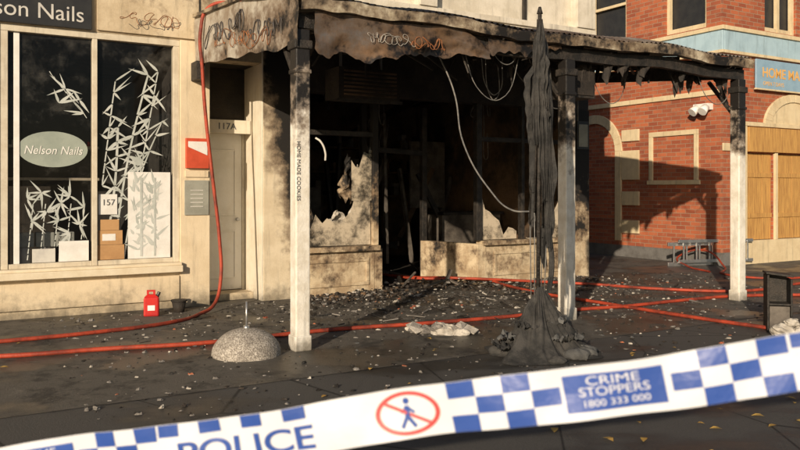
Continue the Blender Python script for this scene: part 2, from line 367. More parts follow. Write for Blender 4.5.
for (a0,a1) in ((1.35,2.40),(4.6,6.1)):
    b.box(a0,a1,3.10,3.12,.12,.17,'burnt'); b.box(a0,a1,3.10,3.12,.45,.50,'burnt'); b.box(a0,a0+.05,3.10,3.12,.17,.45,'burnt'); b.box(a1-.05,a1,3.10,3.12,.17,.45,'burnt')
b.hexa([(2.50,3.12,0),(2.62,3.12,0),(3.0,4.3,0),(2.88,4.3,0),(2.50,3.12,.62),(2.62,3.12,.62),(3.0,4.3,.62),(2.88,4.3,.62)],'burnt')
b.hexa([(4.30,3.12,0),(4.42,3.12,0),(4.12,4.3,0),(4.0,4.3,0),(4.30,3.12,.62),(4.42,3.12,.62),(4.12,4.3,.62),(4.0,4.3,.62)],'burnt')
b.build('walls',B,.008)
b=MB()
for u,w in ((1.30,.10),(2.52,.09),(4.34,.10),(5.2,.06),(6.17,.09)):
    b.box(u-w/2,u+w/2,3.13,3.23,.67,2.78,'burnt' if u<3 or u>6 else 'charwood')
b.box(1.35,2.475,3.14,3.22,2.2,2.27,'charwood'); b.box(4.39,6.125,3.14,3.22,2.2,2.27,'charwood')
b.beam((2.94,4.3,.0),(2.94,4.3,2.8),.09,.09,'burnt'); b.beam((4.06,4.3,0),(4.06,4.3,2.8),.09,.09,'charwood')
b.beam((2.94,4.3,2.1),(4.06,4.3,2.05),.08,.08,'charwood'); b.beam((3.2,4.25,0),(3.1,4.5,1.9),.05,.04,'charwood')
b.beam((2.70,3.6,.6),(2.72,3.6,2.8),.06,.06,'charwood')
b.build('charred_shopfront_frame',B,.006)
b=MB()
def shard(x0,x1,z0,zf,n,m,y=3.18,amp=.12):
    pts=[(x0,y,z0)]+[(x1,y,z0)]
    for i in range(n,-1,-1):
        t=(i+random.uniform(-.3,.3))/n; t=min(1,max(0,t)); pts.append((x0+(x1-x0)*t,y,zf(t)+random.choice((-1,1))*random.uniform(0,amp)))
    b.poly(pts,m)
shard(1.36,2.46,.68,lambda t:.85+.95*t**2.5+.35*(1-t)**4,13,'sootglass')
shard(2.15,2.47,1.3,lambda t:1.75+.3*t,5,'sootglass',3.17)
shard(4.42,5.1,.68,lambda t:.8+.5*(1-t)**3,8,'sootglass')
shard(5.3,6.1,.68,lambda t:.75+.9*t**4,8,'sootglass')
b.build('broken_window_glass',B)
b=MB()
def rag(u,w,z0,z1,m,y):
    def fn(s,t):
        z=z0+(z1-z0)*t; ww=w*(.55+.45*math.sin(t*5+u*3))*(1-.4*t)
        return (u+(s-.5)*ww+.08*mnoise.noise((s*3,t*5,u)),y+.05*math.sin(s*9+t*3)+.07*mnoise.noise((s*5,t*7,u)),z+.14*mnoise.noise((s*6,t*2,u*2)))
    b.grid(fn,10,18,m)
rag(2.32,.34,.70,1.75,'plaster',3.30); rag(1.55,.25,.68,1.3,'burnt',3.34); rag(2.0,.5,.68,1.15,'plaster',3.36); rag(2.62,.12,.3,1.4,'burnt',3.5)
rag(2.95,.18,.1,1.3,'burnt',4.22); rag(2.2,.3,1.3,1.9,'burnt',3.4)
b.build('scorched_blind',B)
curve('bent_tube',[(1.55,3.05,2.15),(1.60,3.0,2.1),(1.66,2.98,1.95),(1.67,3.0,1.85)],.014,'greytext',B)
b=MB()
b.poly([(1.25,8.2,0),(6.35,8.2,0),(6.35,8.2,3.5),(1.25,8.2,3.5)],'charbrown')
b.poly([(1.252,3.35,0),(1.252,8.2,0),(1.252,8.2,3.5),(1.252,3.35,3.5)],'charbrown')
b.poly([(6.348,3.4,0),(6.348,8.2,0),(6.348,8.2,3.5),(6.348,3.4,3.5)],'charbrown')
b.poly([(1.25,3.35,3.5),(6.35,3.35,3.5),(6.35,8.2,3.5),(1.25,8.2,3.5)],'char')
b.poly([(1.25,3.26,.012),(6.35,3.26,.012),(6.35,8.2,.012),(1.25,8.2,.012)],'char')
for i in range(12):
    u=1.4+i*.43; z=3.35+random.uniform(-.03,.02); b.beam((u,3.4,z),(u+random.uniform(-.05,.05),8.1,z-random.choice((0,0,0,.9))),.05,.14,'charwood')
for i in range(16):
    u=random.uniform(1.5,6.1);v=random.uniform(4.6,7.6); b.beam((u,v,random.uniform(0,.6)),(u+random.uniform(-1,1),v+random.uniform(-.6,.5),random.uniform(.3,2.8)),.05,.09,random.choice(('charwood','greypanel','charbrown')))
b.box(4.9,6.2,5.0,5.6,0,1.0,'greypanel'); b.box(4.9,6.25,4.95,5.65,1.0,1.05,'charwood')
b.box(1.4,2.0,5.5,7.5,0,1.1,'charbrown'); b.box(2.6,3.0,6.0,6.5,0,1.5,'greypanel'); b.box(5.1,5.9,6.4,6.45,1.1,2.4,'greypanel')
for z in (1.3,1.8,2.3): b.box(3.4,6.2,7.8,8.1,z,z+.04,'charbrown')
for x in (3.4,4.2,5.2,6.16): b.box(x,x+.04,7.8,8.1,0,2.6,'charwood')
for i in range(34):
    u=random.uniform(3.5,6.1); z=random.choice((1.34,1.84,2.34)); b.box(u,u+.12,7.85,8.0,z,z+random.uniform(.1,.3),random.choice(('charbrown','ash','char','greypanel')))
b.box(2.1,2.7,8.12,8.17,1.2,2.0,'ash'); b.box(2.9,3.3,8.1,8.16,.0,2.1,'greypanel')
b.build('interior_room',B)
for i in range(9):
    u=random.uniform(1.6,6);v=random.uniform(3.5,6); z=3.4; l=random.uniform(.4,1.5)
    curve('hanging_wire_%d'%i,[(u,v,z),(u+.05,v,z-l*.5),(u+random.uniform(-.1,.25),v+.1,z-l),(u+.2,v+.1,z-l*random.uniform(.6,.95))],.007,'cable',B)
# ---------------- veranda ----------------
V=empty('shop_veranda')
def gw(u): return .022*math.sin(u*1.7)+.014*math.sin(u*4.1+1)
b=MB()
def rf(s,t):
    u=-.05+6.36*s; v=-.14+3.24*t
    z=3.17+.06*min(1,t*8)**.6+.42*t+ .012*math.sin(u*2*math.pi/.076)+gw(u)*(1-t)+.018*mnoise.noise((u*1.5,v*2,0))
    return (u,v,z)
b.grid(rf,700,8,'iron')
b.build('corrugated_roof',V)
b=MB()
prof=[(-.06,3.13),(-.06,3.06),(-.16,3.05),(-.175,3.145),(-.165,3.155)]
def gf(s,t):
    u=-.06+6.38*s; p=prof[int(round(t*4))]; return (u,p[0]+.01*mnoise.noise((u*3,5,0)),p[1]+gw(u)+ .020*mnoise.noise((u*5,t,0)))
b.grid(gf,120,4,'gutter',False)
b.build('gutter',V)
b=MB()
N=16
for i in range(N):
    a=-.03+6.33*i/N; c=-.03+6.33*(i+1)/N
    b.beam((a,0,2.97+gw(a)),(c,0,2.97+gw(c)),.07,.13,'charwood')
for i in range(12):
    u=.25+i*.54; b.beam((u,.04,3.06),(u,3.1,3.48),.05,.10,'charwood')
for v in (.9,1.8,2.7): b.beam((0.0,v,3.12+.14*v),(6.3,v,3.12+.14*v),.06,.04,'charwood')
b.beam((6.29,0,2.99),(6.29,3.1,3.3),.05,.16,'charwood'); b.beam((6.33,-.1,3.1),(6.33,3.1,3.5),.02,.1,'gutter')
for i in range(34):
    u=random.uniform(.4,6.1);v=random.uniform(.05,2.8); b.beam((u,v,3.02+.13*v),(u+random.uniform(-.5,.5),v+random.uniform(-.3,.3),3.0+.13*v-random.uniform(.0,.45)),random.uniform(.02,.06),.015,'charwood')
b.build('charred_rafters',V)
for i in range(8):
    u=random.uniform(1.0,6);v=random.uniform(.0,1.2); z=3.0; l=random.uniform(.15,.6); dx=random.uniform(.2,.9)
    curve('hanging_wire_%d'%(20+i),[(u,v,z),(u+dx*.3,v,z-l*.9),(u+dx*.6,v,z-l),(u+dx,v+.05,z)],.005,'cable',V)
b=MB()
for i in range(36):
    u0=random.uniform(1.6,6.1); w=random.uniform(.05,.22); l=random.uniform(.06,.34); v0=random.uniform(-.05,.4)
    def fn(s,t,u0=u0,w=w,l=l,v0=v0): return (u0+(s-.5)*w*(1-.5*t),v0+.03*math.sin(s*6+t*4+u0),2.95-l*t*(.7+.6*mnoise.noise((s*4+u0,0,1))))
    b.grid(fn,6,5,'char')
b.box(3.42,3.80,.15,.5,2.52,2.86,'charwood'); b.box(3.45,3.77,.135,.15,2.55,2.83,'char')
b.build('burnt_lining',V)
b=MB()
def ef(s,t):
    v=-.12+3.2*s; top=3.16+.42*(1-(1-s)**1.5)+.02; bot=2.74+.26*s+ (.05*mnoise.noise((s*9,0,0)))
    return (-.075+.02*mnoise.noise((s*5,t*2,0)),v,bot+(top-bot)*t)
b.grid(ef,60,8,'fasc')
b.beam((-.09,-.14,3.20),(-.09,1.4,3.47),.05,.04,'gutter'); b.beam((-.09,1.4,3.47),(-.09,3.05,3.60),.05,.04,'gutter')
b.box(-.12,-.02,2.85,3.09,2.80,3.02,'charwood')
b.build('end_fascia',V)
b=MB()
def sf(s,t):
    u=.10+1.95*s; drop=(.34+.05*math.sin(s*7)+.10*mnoise.noise((s*9,1,0))+.03*mnoise.noise((s*30,1,0)))*(1-.6*max(0,s-.75)/.25)
    z=3.05-drop*(1-t) + gw(u)
    return (u,-.10+.05*(1-t)*math.sin(s*11)+.035*mnoise.noise((s*6,t*3,2)),z-(.10*max(0,s-.85)/.15))
b.grid(sf,110,12,'sheet')
def sf2(s,t):
    u=2.06+1.0*s; return (u,-.09+.02*mnoise.noise((s*8,t*4,7)),3.04-(.16-.12*s+.08*mnoise.noise((s*9,5,0)))*(1-t)+gw(u))
b.grid(sf2,50,4,'sheet')
b.build('scorched_fascia_sheet',V)
def tag(name,org,du,dz,n,h,mat,r=.004,axis='u',parent=V,seed=1):
    rd=random.Random(seed); pts=[]
    w=du/n
    for i in range(n):
        for q in range(rd.choice((3,4,5))):
            px=i*w+rd.uniform(-.15,1.1)*w; pz=dz*i/n+h*(rd.choice((-.5,.5,0))+rd.uniform(-.15,.15))
            pts.append((org[0]+px,org[1],org[2]+pz) if axis=='u' else (org[0],org[1]+px,org[2]+pz))
    return curve(name,pts,r,mat,parent,res=5)
tag('graffiti_tag',(-.090,.15,2.98),.95,.10,7,.15,'graf2',.005,'v',seed=3)
tag('graffiti_tag_2',(-.090,1.3,3.2),1.3,.08,6,.22,'graf2',.006,'v',seed=5)
tag('graffiti_tag_3',(-.092,.4,2.92),1.9,.28,9,.12,'graf',.0035,'v',seed=8)
tag('graffiti_tag_4',(.62,-.135,2.88),.52,.0,8,.08,'graf3',.0030,'u',seed=11)
tag('graffiti_tag_5',(1.1,-.135,2.88),.4,.0,6,.09,'graf',.0035,'u',seed=12)
tag('graffiti_tag_6',(-.98,3.088,3.5),.7,.0,7,.12,'graf',.003,'u',S,seed=14)
tag('graffiti_tag_7',(-.85,3.088,3.44),.6,.02,6,.09,'graf2',.003,'u',S,seed=15)
U=MB(); U.box(1.55,2.45,2.35,2.75,2.62,3.02,'char'); U.box(1.52,2.48,2.33,2.345,2.58,2.62,'charwood')
for i in range(7): U.box(1.62,2.38,2.31,2.348,2.66+i*.05,2.68+i*.05,'charbrown')
U.beam((1.7,2.6,3.0),(1.7,2.6,3.35),.03,.03,'steel'); U.beam((2.3,2.6,3.0),(2.3,2.6,3.35),.03,.03,'steel')
U.build('burnt_air_conditioner',V)
def post(u):
    e=empty('veranda_post')
    b=MB(); w=.070
    b.box(u-w,u+w,-w,w,.0,2.90,'post'); b.box(u-w-.012,u+w+.012,-w-.012,w+.012,0,.14,'post')
    b.box(u-w-.02,u+w+.02,-w-.02,w+.02,2.72,2.80,'charwood')
    b.box(u-w-.012,u+w+.012,-w-.012,w+.012,2.50,2.54,'post')
    b.beam((u,w,2.45),(u,.45,2.92),.05,.05,'charwood')
    b.build('post_shaft',e,.012)
    return e
p=post(0); post(3.22); post(6.22)
text('stencil_lettering',p,'HOME MADE COOKIES',(-.046,-.0725,1.62),.052,'darktext',rot=(math.pi/2,math.pi/2,0))
b=MB(); b.box(5.95,6.2,2.7,2.95,2.1,2.55,'black'); b.box(5.98,6.17,2.69,2.70,2.14,2.5,'greysign'); b.cyl((6.1,2.85,2.55),(6.1,2.85,3.3),.015,'cable')
E=empty('switch_box'); b.build('case',E,.01)
curve('dangling_cable',[L(1.62,.25,2.95),L(1.75,.1,2.5),(0.62,7.6,1.9),(0.83,7.2,1.45),(1.0,6.95,1.27),(1.15,6.85,1.26)],.008,'cable')
# ---------------- brick building ----------------
K=empty('brick_corner_building')
b=MB()
sw=[(3.45,4.45,4.62,6.4),(5.5,6.6,4.62,6.4)]
b.wall('v',10.04,10.34,3.10,16,.25,8.5,sw,'brick')
b.box(10.02,10.34,3.08,16,0,.25,'stone')
fw=[(10.75,11.62,.46,2.18),(11.72,12.9,.46,2.18),(11.35,12.4,4.62,6.4),(14,16,.6,3),(14,15,4.62,6.4)]
b.wall('u',3.10,3.40,10.34,22,.46,8.5,fw,'brick')
b.box(10.34,22,3.06,3.40,0,.46,'creamtrim')
b.box(10.04,22,3.4,16,8.4,8.5,'creamtrim')
b.build('walls',K)
b=MB()
b.box(9.98,10.04,3.04,16,4.12,4.5,'blue'); b.box(9.94,10.04,3.0,16,4.5,4.58,'creamtrim'); b.box(9.95,10.04,3.02,16,4.06,4.12,'creamtrim')
b.box(10.04,22,3.04,3.10,4.12,4.5,'blue'); b.box(10.04,22,3.0,3.10,4.5,4.58,'creamtrim'); b.box(10.04,22,3.02,3.10,4.06,4.12,'creamtrim')
b.box(10.0,10.04,3.06,16,3.28,3.38,'creamtrim')
for (v0,v1,z0,z1) in ((3.62,3.72,1.65,2.55),(4.75,4.85,1.65,2.55),(3.62,4.85,2.55,2.65),(3.58,4.9,1.56,1.65)):
    b.box(10.0,10.04,v0,v1,z0,z1,'creamtrim')
for z0,z1 in ((1.67,2.30),(1.12,1.42),(.52,.80),(2.5,2.75)): b.box(9.995,10.04,5.12,5.60,z0,z1,'creamtrim')
n=16
for i in range(n):
    a=math.pi*i/n;c=math.pi*(i+1)/n
    P=[]
    for x in (10.0,10.04):
        for (r,q) in ((.65,a),(.85,a),(.85,c),(.65,c)): P.append((x,6.45+r*math.cos(q),2.3+r*math.sin(q)))
    b.hexa(P,'creamtrim')
b.box(10.0,10.04,5.62,5.8,.35,2.3,'creamtrim')
for i in range(n):
    a=math.pi*i/n;c=math.pi*(i+1)/n
    P=[]
    for y in (3.05,3.10):
        for (r,q) in ((.52,a),(.68,a),(.68,c),(.52,c)): P.append((12.3+r*math.cos(q)*1.5,y,2.72+r*math.sin(q)))
    b.hexa(P,'creamtrim')
b.poly([(12.3+.78*math.cos(math.pi*i/n),3.085,2.78+.46*math.sin(math.pi*i/n)) for i in range(n+1)],'creamtrim')
b.box(10.62,13.4,3.04,3.10,2.70,2.78,'creamtrim'); b.box(10.60,10.74,3.05,3.10,.46,2.70,'creamtrim')
b.box(10.04,10.6,3.07,3.10,2.2,2.35,'creamtrim')
b.build('cream_and_blue_trim',K,.008)
b=MB()
for (v0,v1) in ((3.45,4.45),(5.5,6.6)):
    b.poly([(10.2,v0,4.62),(10.2,v1,4.62),(10.2,v1,6.4),(10.2,v0,6.4)],'black')
    for a in (v0,v1-.07): b.box(10.1,10.18,a,a+.07,4.62,6.4,'creamtrim')
    b.box(10.1,10.18,v0+.07,v1-.07,4.62,4.72,'creamtrim'); b.box(10.11,10.17,v0+.07,v1-.07,5.5,5.56,'creamtrim')
for (v0,v1) in ((11.35,12.4),(14,15)):
    b.poly([(v0,3.26,4.62),(v1,3.26,4.62),(v1,3.26,6.4),(v0,3.26,6.4)],'black')
    for a in (v0,v1-.07,(v0+v1)/2-.025): b.box(a,a+.07,3.16,3.24,4.62,6.4,'creamtrim')
    b.box(v0+.07,v1-.07,3.17,3.23,4.62,4.72,'creamtrim')
b.poly([(14,3.3,.6),(16,3.3,.6),(16,3.3,3),(14,3.3,3)],'black')
b.build('windows',K)
b=MB()
for a0,a1 in ((10.76,11.61),(11.73,12.89)):
    n=int((a1-a0)/.28)
    for i in range(n):
        w=(a1-a0)/n; b.box(a0+i*w+.004,a0+(i+1)*w-.004,3.14+.006*(i%2),3.17,.47,2.17,'ply')
b.box(10.76,13.3,3.02,3.10,2.20,2.68,'ply'); b.box(11.63,11.71,3.05,3.10,.46,2.19,'creamtrim')
for z in (.9,1.7): b.box(11.73,12.89,3.12,3.138,z,z+.09,'ply'); b.box(10.76,11.61,3.12,3.138,z,z+.09,'ply')
b.build('plywood_hoarding',K,.003)
b=MB(); b.box(10.95,14.5,3.0,3.04,3.45,4.02,'signblue'); b.box(10.93,14.52,2.99,3.04,3.42,3.45,'creamtrim'); b.build('sign_board',K,.004)
text('sign_lettering',K,'HOME MADE COOKIES',(11.12,2.996,3.76),.27,'orangetext',align='LEFT',bold=.004)
text('sign_lettering_2',K,'OPEN 7 DAYS',(11.15,2.996,3.55),.11,'orangetext',align='LEFT')
b=MB(); b.cyl((9.9,3.35,3.05),(9.78,3.35,2.95),.07,'white',12,.09); b.cyl((9.9,3.55,3.05),(9.78,3.58,2.95),.07,'white',12,.09); b.box(9.9,10.04,3.3,3.65,3.0,3.12,'white')
b.build('security_light',K)
# ---------------- burnt umbrella ----------------
UM=empty('burnt_patio_umbrella',False,(1.21,6.86,0))
b=MB(); b.cyl((0,0,0),(0.02,0,3.0),.018,'charwood',12); b.cyl((0.02,0,3.0),(.02,0,3.06),.028,'charwood',10,.012)
for i in range(8):
    a=i*math.pi/4+.2; r=.085
    b.cyl((.02+.02*math.cos(a),.02*math.sin(a),2.95),(.01+r*math.cos(a),r*math.sin(a)*.8,1.2+.08*math.sin(i*3)),.007,'charwood',6)
    if i%2: b.cyl((.01+r*math.cos(a),r*math.sin(a)*.8,1.25),(.0+.06*math.cos(a),.06*math.sin(a),.30+.1*i/4),.005,'cable',6)
b.build('pole_and_ribs',UM)
b=MB()
for j,(a0,r0,z0,z1,w) in enumerate(((3.0,.065,2.95,1.18,.11),(3.6,.06,2.92,1.5,.10),(4.3,.07,2.94,1.85,.11),(4.9,.07,2.95,1.35,.12),(5.6,.07,2.93,.95,.11),(6.2,.07,2.95,.55,.10),(.6,.07,2.88,.8,.10),(1.3,.06,2.94,1.6,.1),(2.1,.06,2.88,1.2,.1),(5.2,.09,2.7,2.1,.10),(3.3,.10,2.6,1.9,.09),(0.0,.09,2.75,1.1,.09))):
    def st(s,t,a0=a0,r0=r0,z0=z0,z1=z1,w=w,j=j):
        rr=(.014+(r0-.014)*min(1,t*4))*(1+.45*mnoise.noise((t*5,j,0)))
        ww=w*min(1,.25+t*5)*(1-.6*t)*(1+.6*mnoise.noise((t*7,j,4)))
        q=(s-.5)*ww; fold=.024*math.sin(s*13+t*5+j)*min(1,t*5)
        ca,sa=math.cos(a0),math.sin(a0)
        return (.02+(rr+fold)*ca-q*sa+.018*math.sin(t*4+j),(rr+fold)*sa+q*ca, z0+(z1-z0)*t+(.14*mnoise.noise((s*6,j,9)) if t>.9 else 0))
    b.grid(st,14,46,'cloth')
b.build('charred_canopy',UM)
b=MB()
def hp(s,t):
    a=2*math.pi*s; r=.03+.46*t**1.2*(1+.22*math.cos(a*3+1)+.10*math.cos(a*7)); 
    fold=mnoise.noise((math.cos(a)*3.5,math.sin(a)*3.5,t*1.5)); 
    h=.60*(1-t)**2.0+ (.12*abs(fold)+.05*abs(math.sin(a*8+5*t+fold*4)))*min(1,t*3)*(1.05-t)*1.9
    return (.02+r*math.cos(a+.5*t),r*math.sin(a+.5*t)*.8-.02,max(.008,h))
b.grid(hp,160,34,'cloth')
for j in range(9):
    a0=random.uniform(0,6.28); r0=random.uniform(.12,.40)
    def fl(s,t,a0=a0,r0=r0,j=j):
        q=(s-.5)*.28; p_=(t-.5)*.17; cx=.02+r0*math.cos(a0);cy=r0*math.sin(a0)*.7
        return (cx+q*math.cos(a0+1.2)-p_*math.sin(a0+1.2)+.04*mnoise.noise((s*4,t*4,j)),cy+q*math.sin(a0+1.2)+p_*math.cos(a0+1.2)+.03*mnoise.noise((s*4,t*4,j+9)),.02+.42*(1-min(1,r0/.46))**1.9+.05+.10*abs(mnoise.noise((s*5,t*5,j*3))))
    b.grid(fl,16,12,'cloth' if j%3 else 'cloth2')
b.build('fallen_canopy_heap',UM)
b=MB()
for (x,y,r) in ((.30,.05,.11),(.39,-.10,.09),(.30,-.2,.09),(-.34,.0,.08),(.1,-.38,.06)):
    def sb(s,t,x=x,y=y,r=r):
        a=2*math.pi*s; p=math.pi*t; q=1+.35*mnoise.noise((x*9+math.cos(a)*2,y*9+math.sin(a)*2,t*3))
        return (x+r*1.3*q*math.sin(p)*math.cos(a),y+r*.8*q*math.sin(p)*math.sin(a),max(.005,r*.5+r*.6*q*math.cos(p)))
    b.grid(sb,24,14,'cloth2' if x>.2 else 'cloth')
b.build('weight_bags',UM)
# ---------------- dome ----------------
D=empty('concrete_dome_base',False,(-1.35,6.86,0))
b=MB()
def df(s,t):
    a=2*math.pi*s; p=t*math.pi/2; r=.300*math.sin(p)**.9*(1+.02*mnoise.noise((math.cos(a)*3,math.sin(a)*3,t*3))); return (r*math.cos(a),r*math.sin(a),.02+.215*math.cos(p)**1.1 if t<1 else 0)
b.grid(df,64,20,'conc'); b.build('dome',D)
b=MB(); b.cyl((0,0,.22),(0,0,.47),.009,'steel',10); b.cyl((0,0,.22),(0,0,.26),.028,'steel',12); b.build('rod',D)
J=empty('red_fuel_can',False,(-2.86,8.98,0),(0,0,.25))
b=MB(); b.box(-.085,.085,-.06,.06,0,.22,'red'); b.build('body',J,.018)
b=MB(); b.hexa([(-.08,-.055,.218),(.08,-.055,.218),(.08,.055,.218),(-.08,.055,.218),(-.045,-.03,.25),(.04,-.03,.25),(.04,.03,.25),(-.045,.03,.25)],'red')
b.beam((-.04,0,.25),(-.04,0,.285),.025,.02,'red'); b.beam((.03,0,.25),(.03,0,.285),.025,.02,'red'); b.beam((-.052,0,.29),(.042,0,.29),.025,.02,'red')
b.cyl((.065,0,.225),(.085,0,.275),.02,'black',10); b.box(-.04,.04,-.063,-.0605,.07,.13,'white'); b.build('handle_and_cap',J,.004)
J2=empty('black_pot',False,(-2.62,9.25,0)); b=MB(); b.cyl((0,0,0),(0,0,.13),.06,'char',14,.085); b.cyl((0,0,.13),(0,0,.15),.095,'char',14,.095); b.build('pot',J2)
# ---------------- hoses ----------------
r=.021
def G(x,y,z=.026): return (x,y,z)
curve('fire_hose',[L(1.3,1.9,3.62),L(.55,2.2,3.62),L(.2,2.45,3.68),L(-.05,2.6,3.62),L(-.13,2.65,3.35),L(-.1,2.68,2.9),L(-.06,2.7,2.4),L(.03,2.7,1.6),L(.12,2.7,.8),L(.12,2.66,.4),L(.02,2.55,.12),L(-.25,2.3,.03),G(-2.47,8.4),G(-3.0,7.85),G(-3.74,7.35),G(-4.6,6.9),G(-6.5,6.3)],r,'hose')
curve('fire_hose',[G(-6,6.2),G(-3.88,6.60),G(-3.3,6.72),G(-2.68,6.98),G(-1.86,7.25),G(-.71,7.95),G(.32,8.36),G(1.36,8.86),G(2.0,9.25),G(2.75,9.56),G(3.6,10.05),G(4.56,10.5),G(6.5,10.6),G(10,11)],r,'hose')
curve('fire_hose',[L(3.6,5.5,.05),L(3.5,4.4,.06),L(3.45,3.4,.12),G(1.3,11.9,.08),G(1.55,11.5,.05),G(1.93,10.8),G(2.45,10.0),G(3.17,8.9),G(3.73,8.15),G(4.3,7.5),G(7,6.6)],r,'hose')
curve('fire_hose',[L(3.3,5.5,.05),L(3.75,4.0,.06),L(3.8,3.3,.12),G(2.2,11.9,.05),G(2.9,11.8),G(3.73,11.25),G(4.74,11.0),G(6.3,12.0),G(9,12.6)],r,'hose')
curve('fire_hose',[G(5.4,13.6),G(5.3,14.4,.05),G(5.5,15.2,.2),G(5.8,15.0,.3),G(5.9,14.2,.06),G(5.5,13.2),G(5.9,12.6),G(7,12.9)],.018,'hose')
LD=empty('aluminium_ladder',False,(5.9,15.0,0),(0,0,.25))
b=MB()
for z in (.04,.42): b.beam((-.85,0,z),(.85,0,z),.03,.07,'alu')
for z in (.10,.48): b.beam((-.7,-.12,z),(.95,-.10,z),.03,.06,'alu')
for i in range(6): b.beam((-.72+i*.28,0,.05),(-.72+i*.28,0,.42),.03,.03,'alu'); b.beam((-.58+i*.28,-.11,.10),(-.58+i*.28,-.11,.48),.03,.03,'alu')
b.build('rails_and_rungs',LD,.004)
C=empty('charred_cabinet',False,(3.90,8.05,0),(0,0,-.25))
b=MB(); b.box(-.12,-.10,-.10,.10,0,.58,'charwood'); b.box(.10,.12,-.10,.10,0,.54,'charwood'); b.box(-.10,.10,.08,.10,0,.57,'charwood'); b.box(-.10,.10,-.10,.08,.27,.29,'charwood'); b.beam((-.13,0,.60),(.13,0,.57),.20,.02,'charwood'); b.box(-.10,.10,-.10,.08,0,.03,'char')
b.box(-.095,.095,-.09,-.08,.03,.26,'greypanel'); b.build('carcass',C,.004)
def lump(b,x,y,z,r,m,sd):
    def f(s,t):
        a=2*math.pi*s;p=math.pi*t; d=Vector((math.sin(p)*math.cos(a),math.sin(p)*math.sin(a),math.cos(p)))
        q=r*(1+.35*mnoise.noise(d*1.6+Vector((sd,0,0)))+.16*mnoise.noise(d*5+Vector((sd,2,0))))
        return (x+d.x*q*1.2,y+d.y*q*.9,max(.004,z+d.z*q*.7))
    b.grid(f,18,11,m,False)
b=MB()
for i,(x,y,z,r_) in enumerate(((3.80,7.72,.06,.10),(3.94,7.68,.05,.08),(3.87,7.7,.14,.06))): lump(b,x,y,z,r_,'plaster',i*3.1)
b.build('concrete_rubble')
b=MB()
for i,(x,y,z,r_) in enumerate(((.45,7.85,.03,.12),(.25,7.9,.02,.08),(.62,7.78,.02,.07),(.38,7.8,.07,.06),(.12,8.05,.02,.05),(.75,7.9,.01,.05))): lump(b,x,y,z,r_,'plaster' if i%2==0 else 'ash',9+i*2.3)
for i in range(6): x=random.uniform(.1,.8); b.beam((x,7.8,.03),(x+random.uniform(-.2,.2),7.9,.10),.10,.01,'ash' if i%2 else 'plaster',random.uniform(-.5,.5))
b.build('plaster_rubble')
b=MB()
for i in range(6500):
    q=random.random()
    if q<.6: u=random.gauss(3.2,2.0); v=random.gauss(2.0,1.2)
    else: u=random.uniform(-2,8.5); v=random.uniform(-2.0,3)
    if v>3.0 and not(2.7<u<4.3): continue
    if v<-2.8 or u<-2.2 or u>9.5: continue
    p_=L(u,v,.004); s_=random.choice((.004,.006,.007,.009,.011,.015,.020,.030))
    if v>1.6 and random.random()<.25: s_*=1.5
    b.rock(p_,s_,random.choices(('char','ash','plaster','charwood','cloth2','brick'),(6,4,1.6,4,1,.4))[0],random.uniform(.15,.6))
for i in range(150):
    u=random.gauss(3.4,1.9); v=min(3.0,random.gauss(1.9,.9)); a=random.uniform(0,3.14); l=random.uniform(.04,.26)
    p_=L(u,v,.015); q_=p_+Vector((math.cos(a)*l,math.sin(a)*l,random.uniform(0,.03)))
    b.beam(p_,q_,random.uniform(.01,.035),random.uniform(.005,.015),random.choices(('charwood','ash','plaster'),(8,2,.6))[0],random.uniform(-.4,.4))
b.build('fire_debris')
b=MB()
for i in range(2200):
    u=random.uniform(1.3,6.3); base=.11*math.exp(-((u-3.4)/1.2)**2)+.03
    v=3.05-abs(random.gauss(0,.38)) if not 2.7<u<4.2 else random.uniform(2.6,6)
    f=max(0,1-abs(3.1-v)/1.2)
    p_=L(u,v,random.uniform(0,base*f)); b.rock(p_,random.choice((.010,.015,.022,.030,.045)),random.choices(('char','ash','plaster','charwood','charbrown'),(6,2.5,.6,4,3))[0],.5)
for i in range(20):
    u=random.uniform(2.4,4.6); v=random.uniform(2.9,4.8); a=random.uniform(0,3.14); l=random.uniform(.2,.6)
    p_=L(u,v,.04); b.beam(p_,p_+Vector((math.cos(a)*l,math.sin(a)*l,random.uniform(0,.2))),random.uniform(.02,.06),.02,random.choice(('charwood','charwood','greypanel')),random.uniform(-.4,.4))
b.build('debris_heap')
b=MB()
for i in range(150):
    if random.random()<.7: x=random.gauss(3.0,1.2); y=random.uniform(3.0,5.5)
    else: x=random.uniform(-4,6); y=random.uniform(3,10)
    a=random.uniform(0,6.28); s_=random.uniform(.02,.045); z=.006
    pts=[]
    for t,w in ((-1,0),(-.4,.5),(.3,.45),(1,0),(.3,-.45),(-.4,-.5)):
        pts.append((x+s_*(t*math.cos(a)-w*math.sin(a)),y+s_*(t*math.sin(a)+w*math.cos(a)),z+abs(w)*s_*.5+random.uniform(0,.004)))
    b.poly(pts,'leafy')
b.build('fallen_leaves')
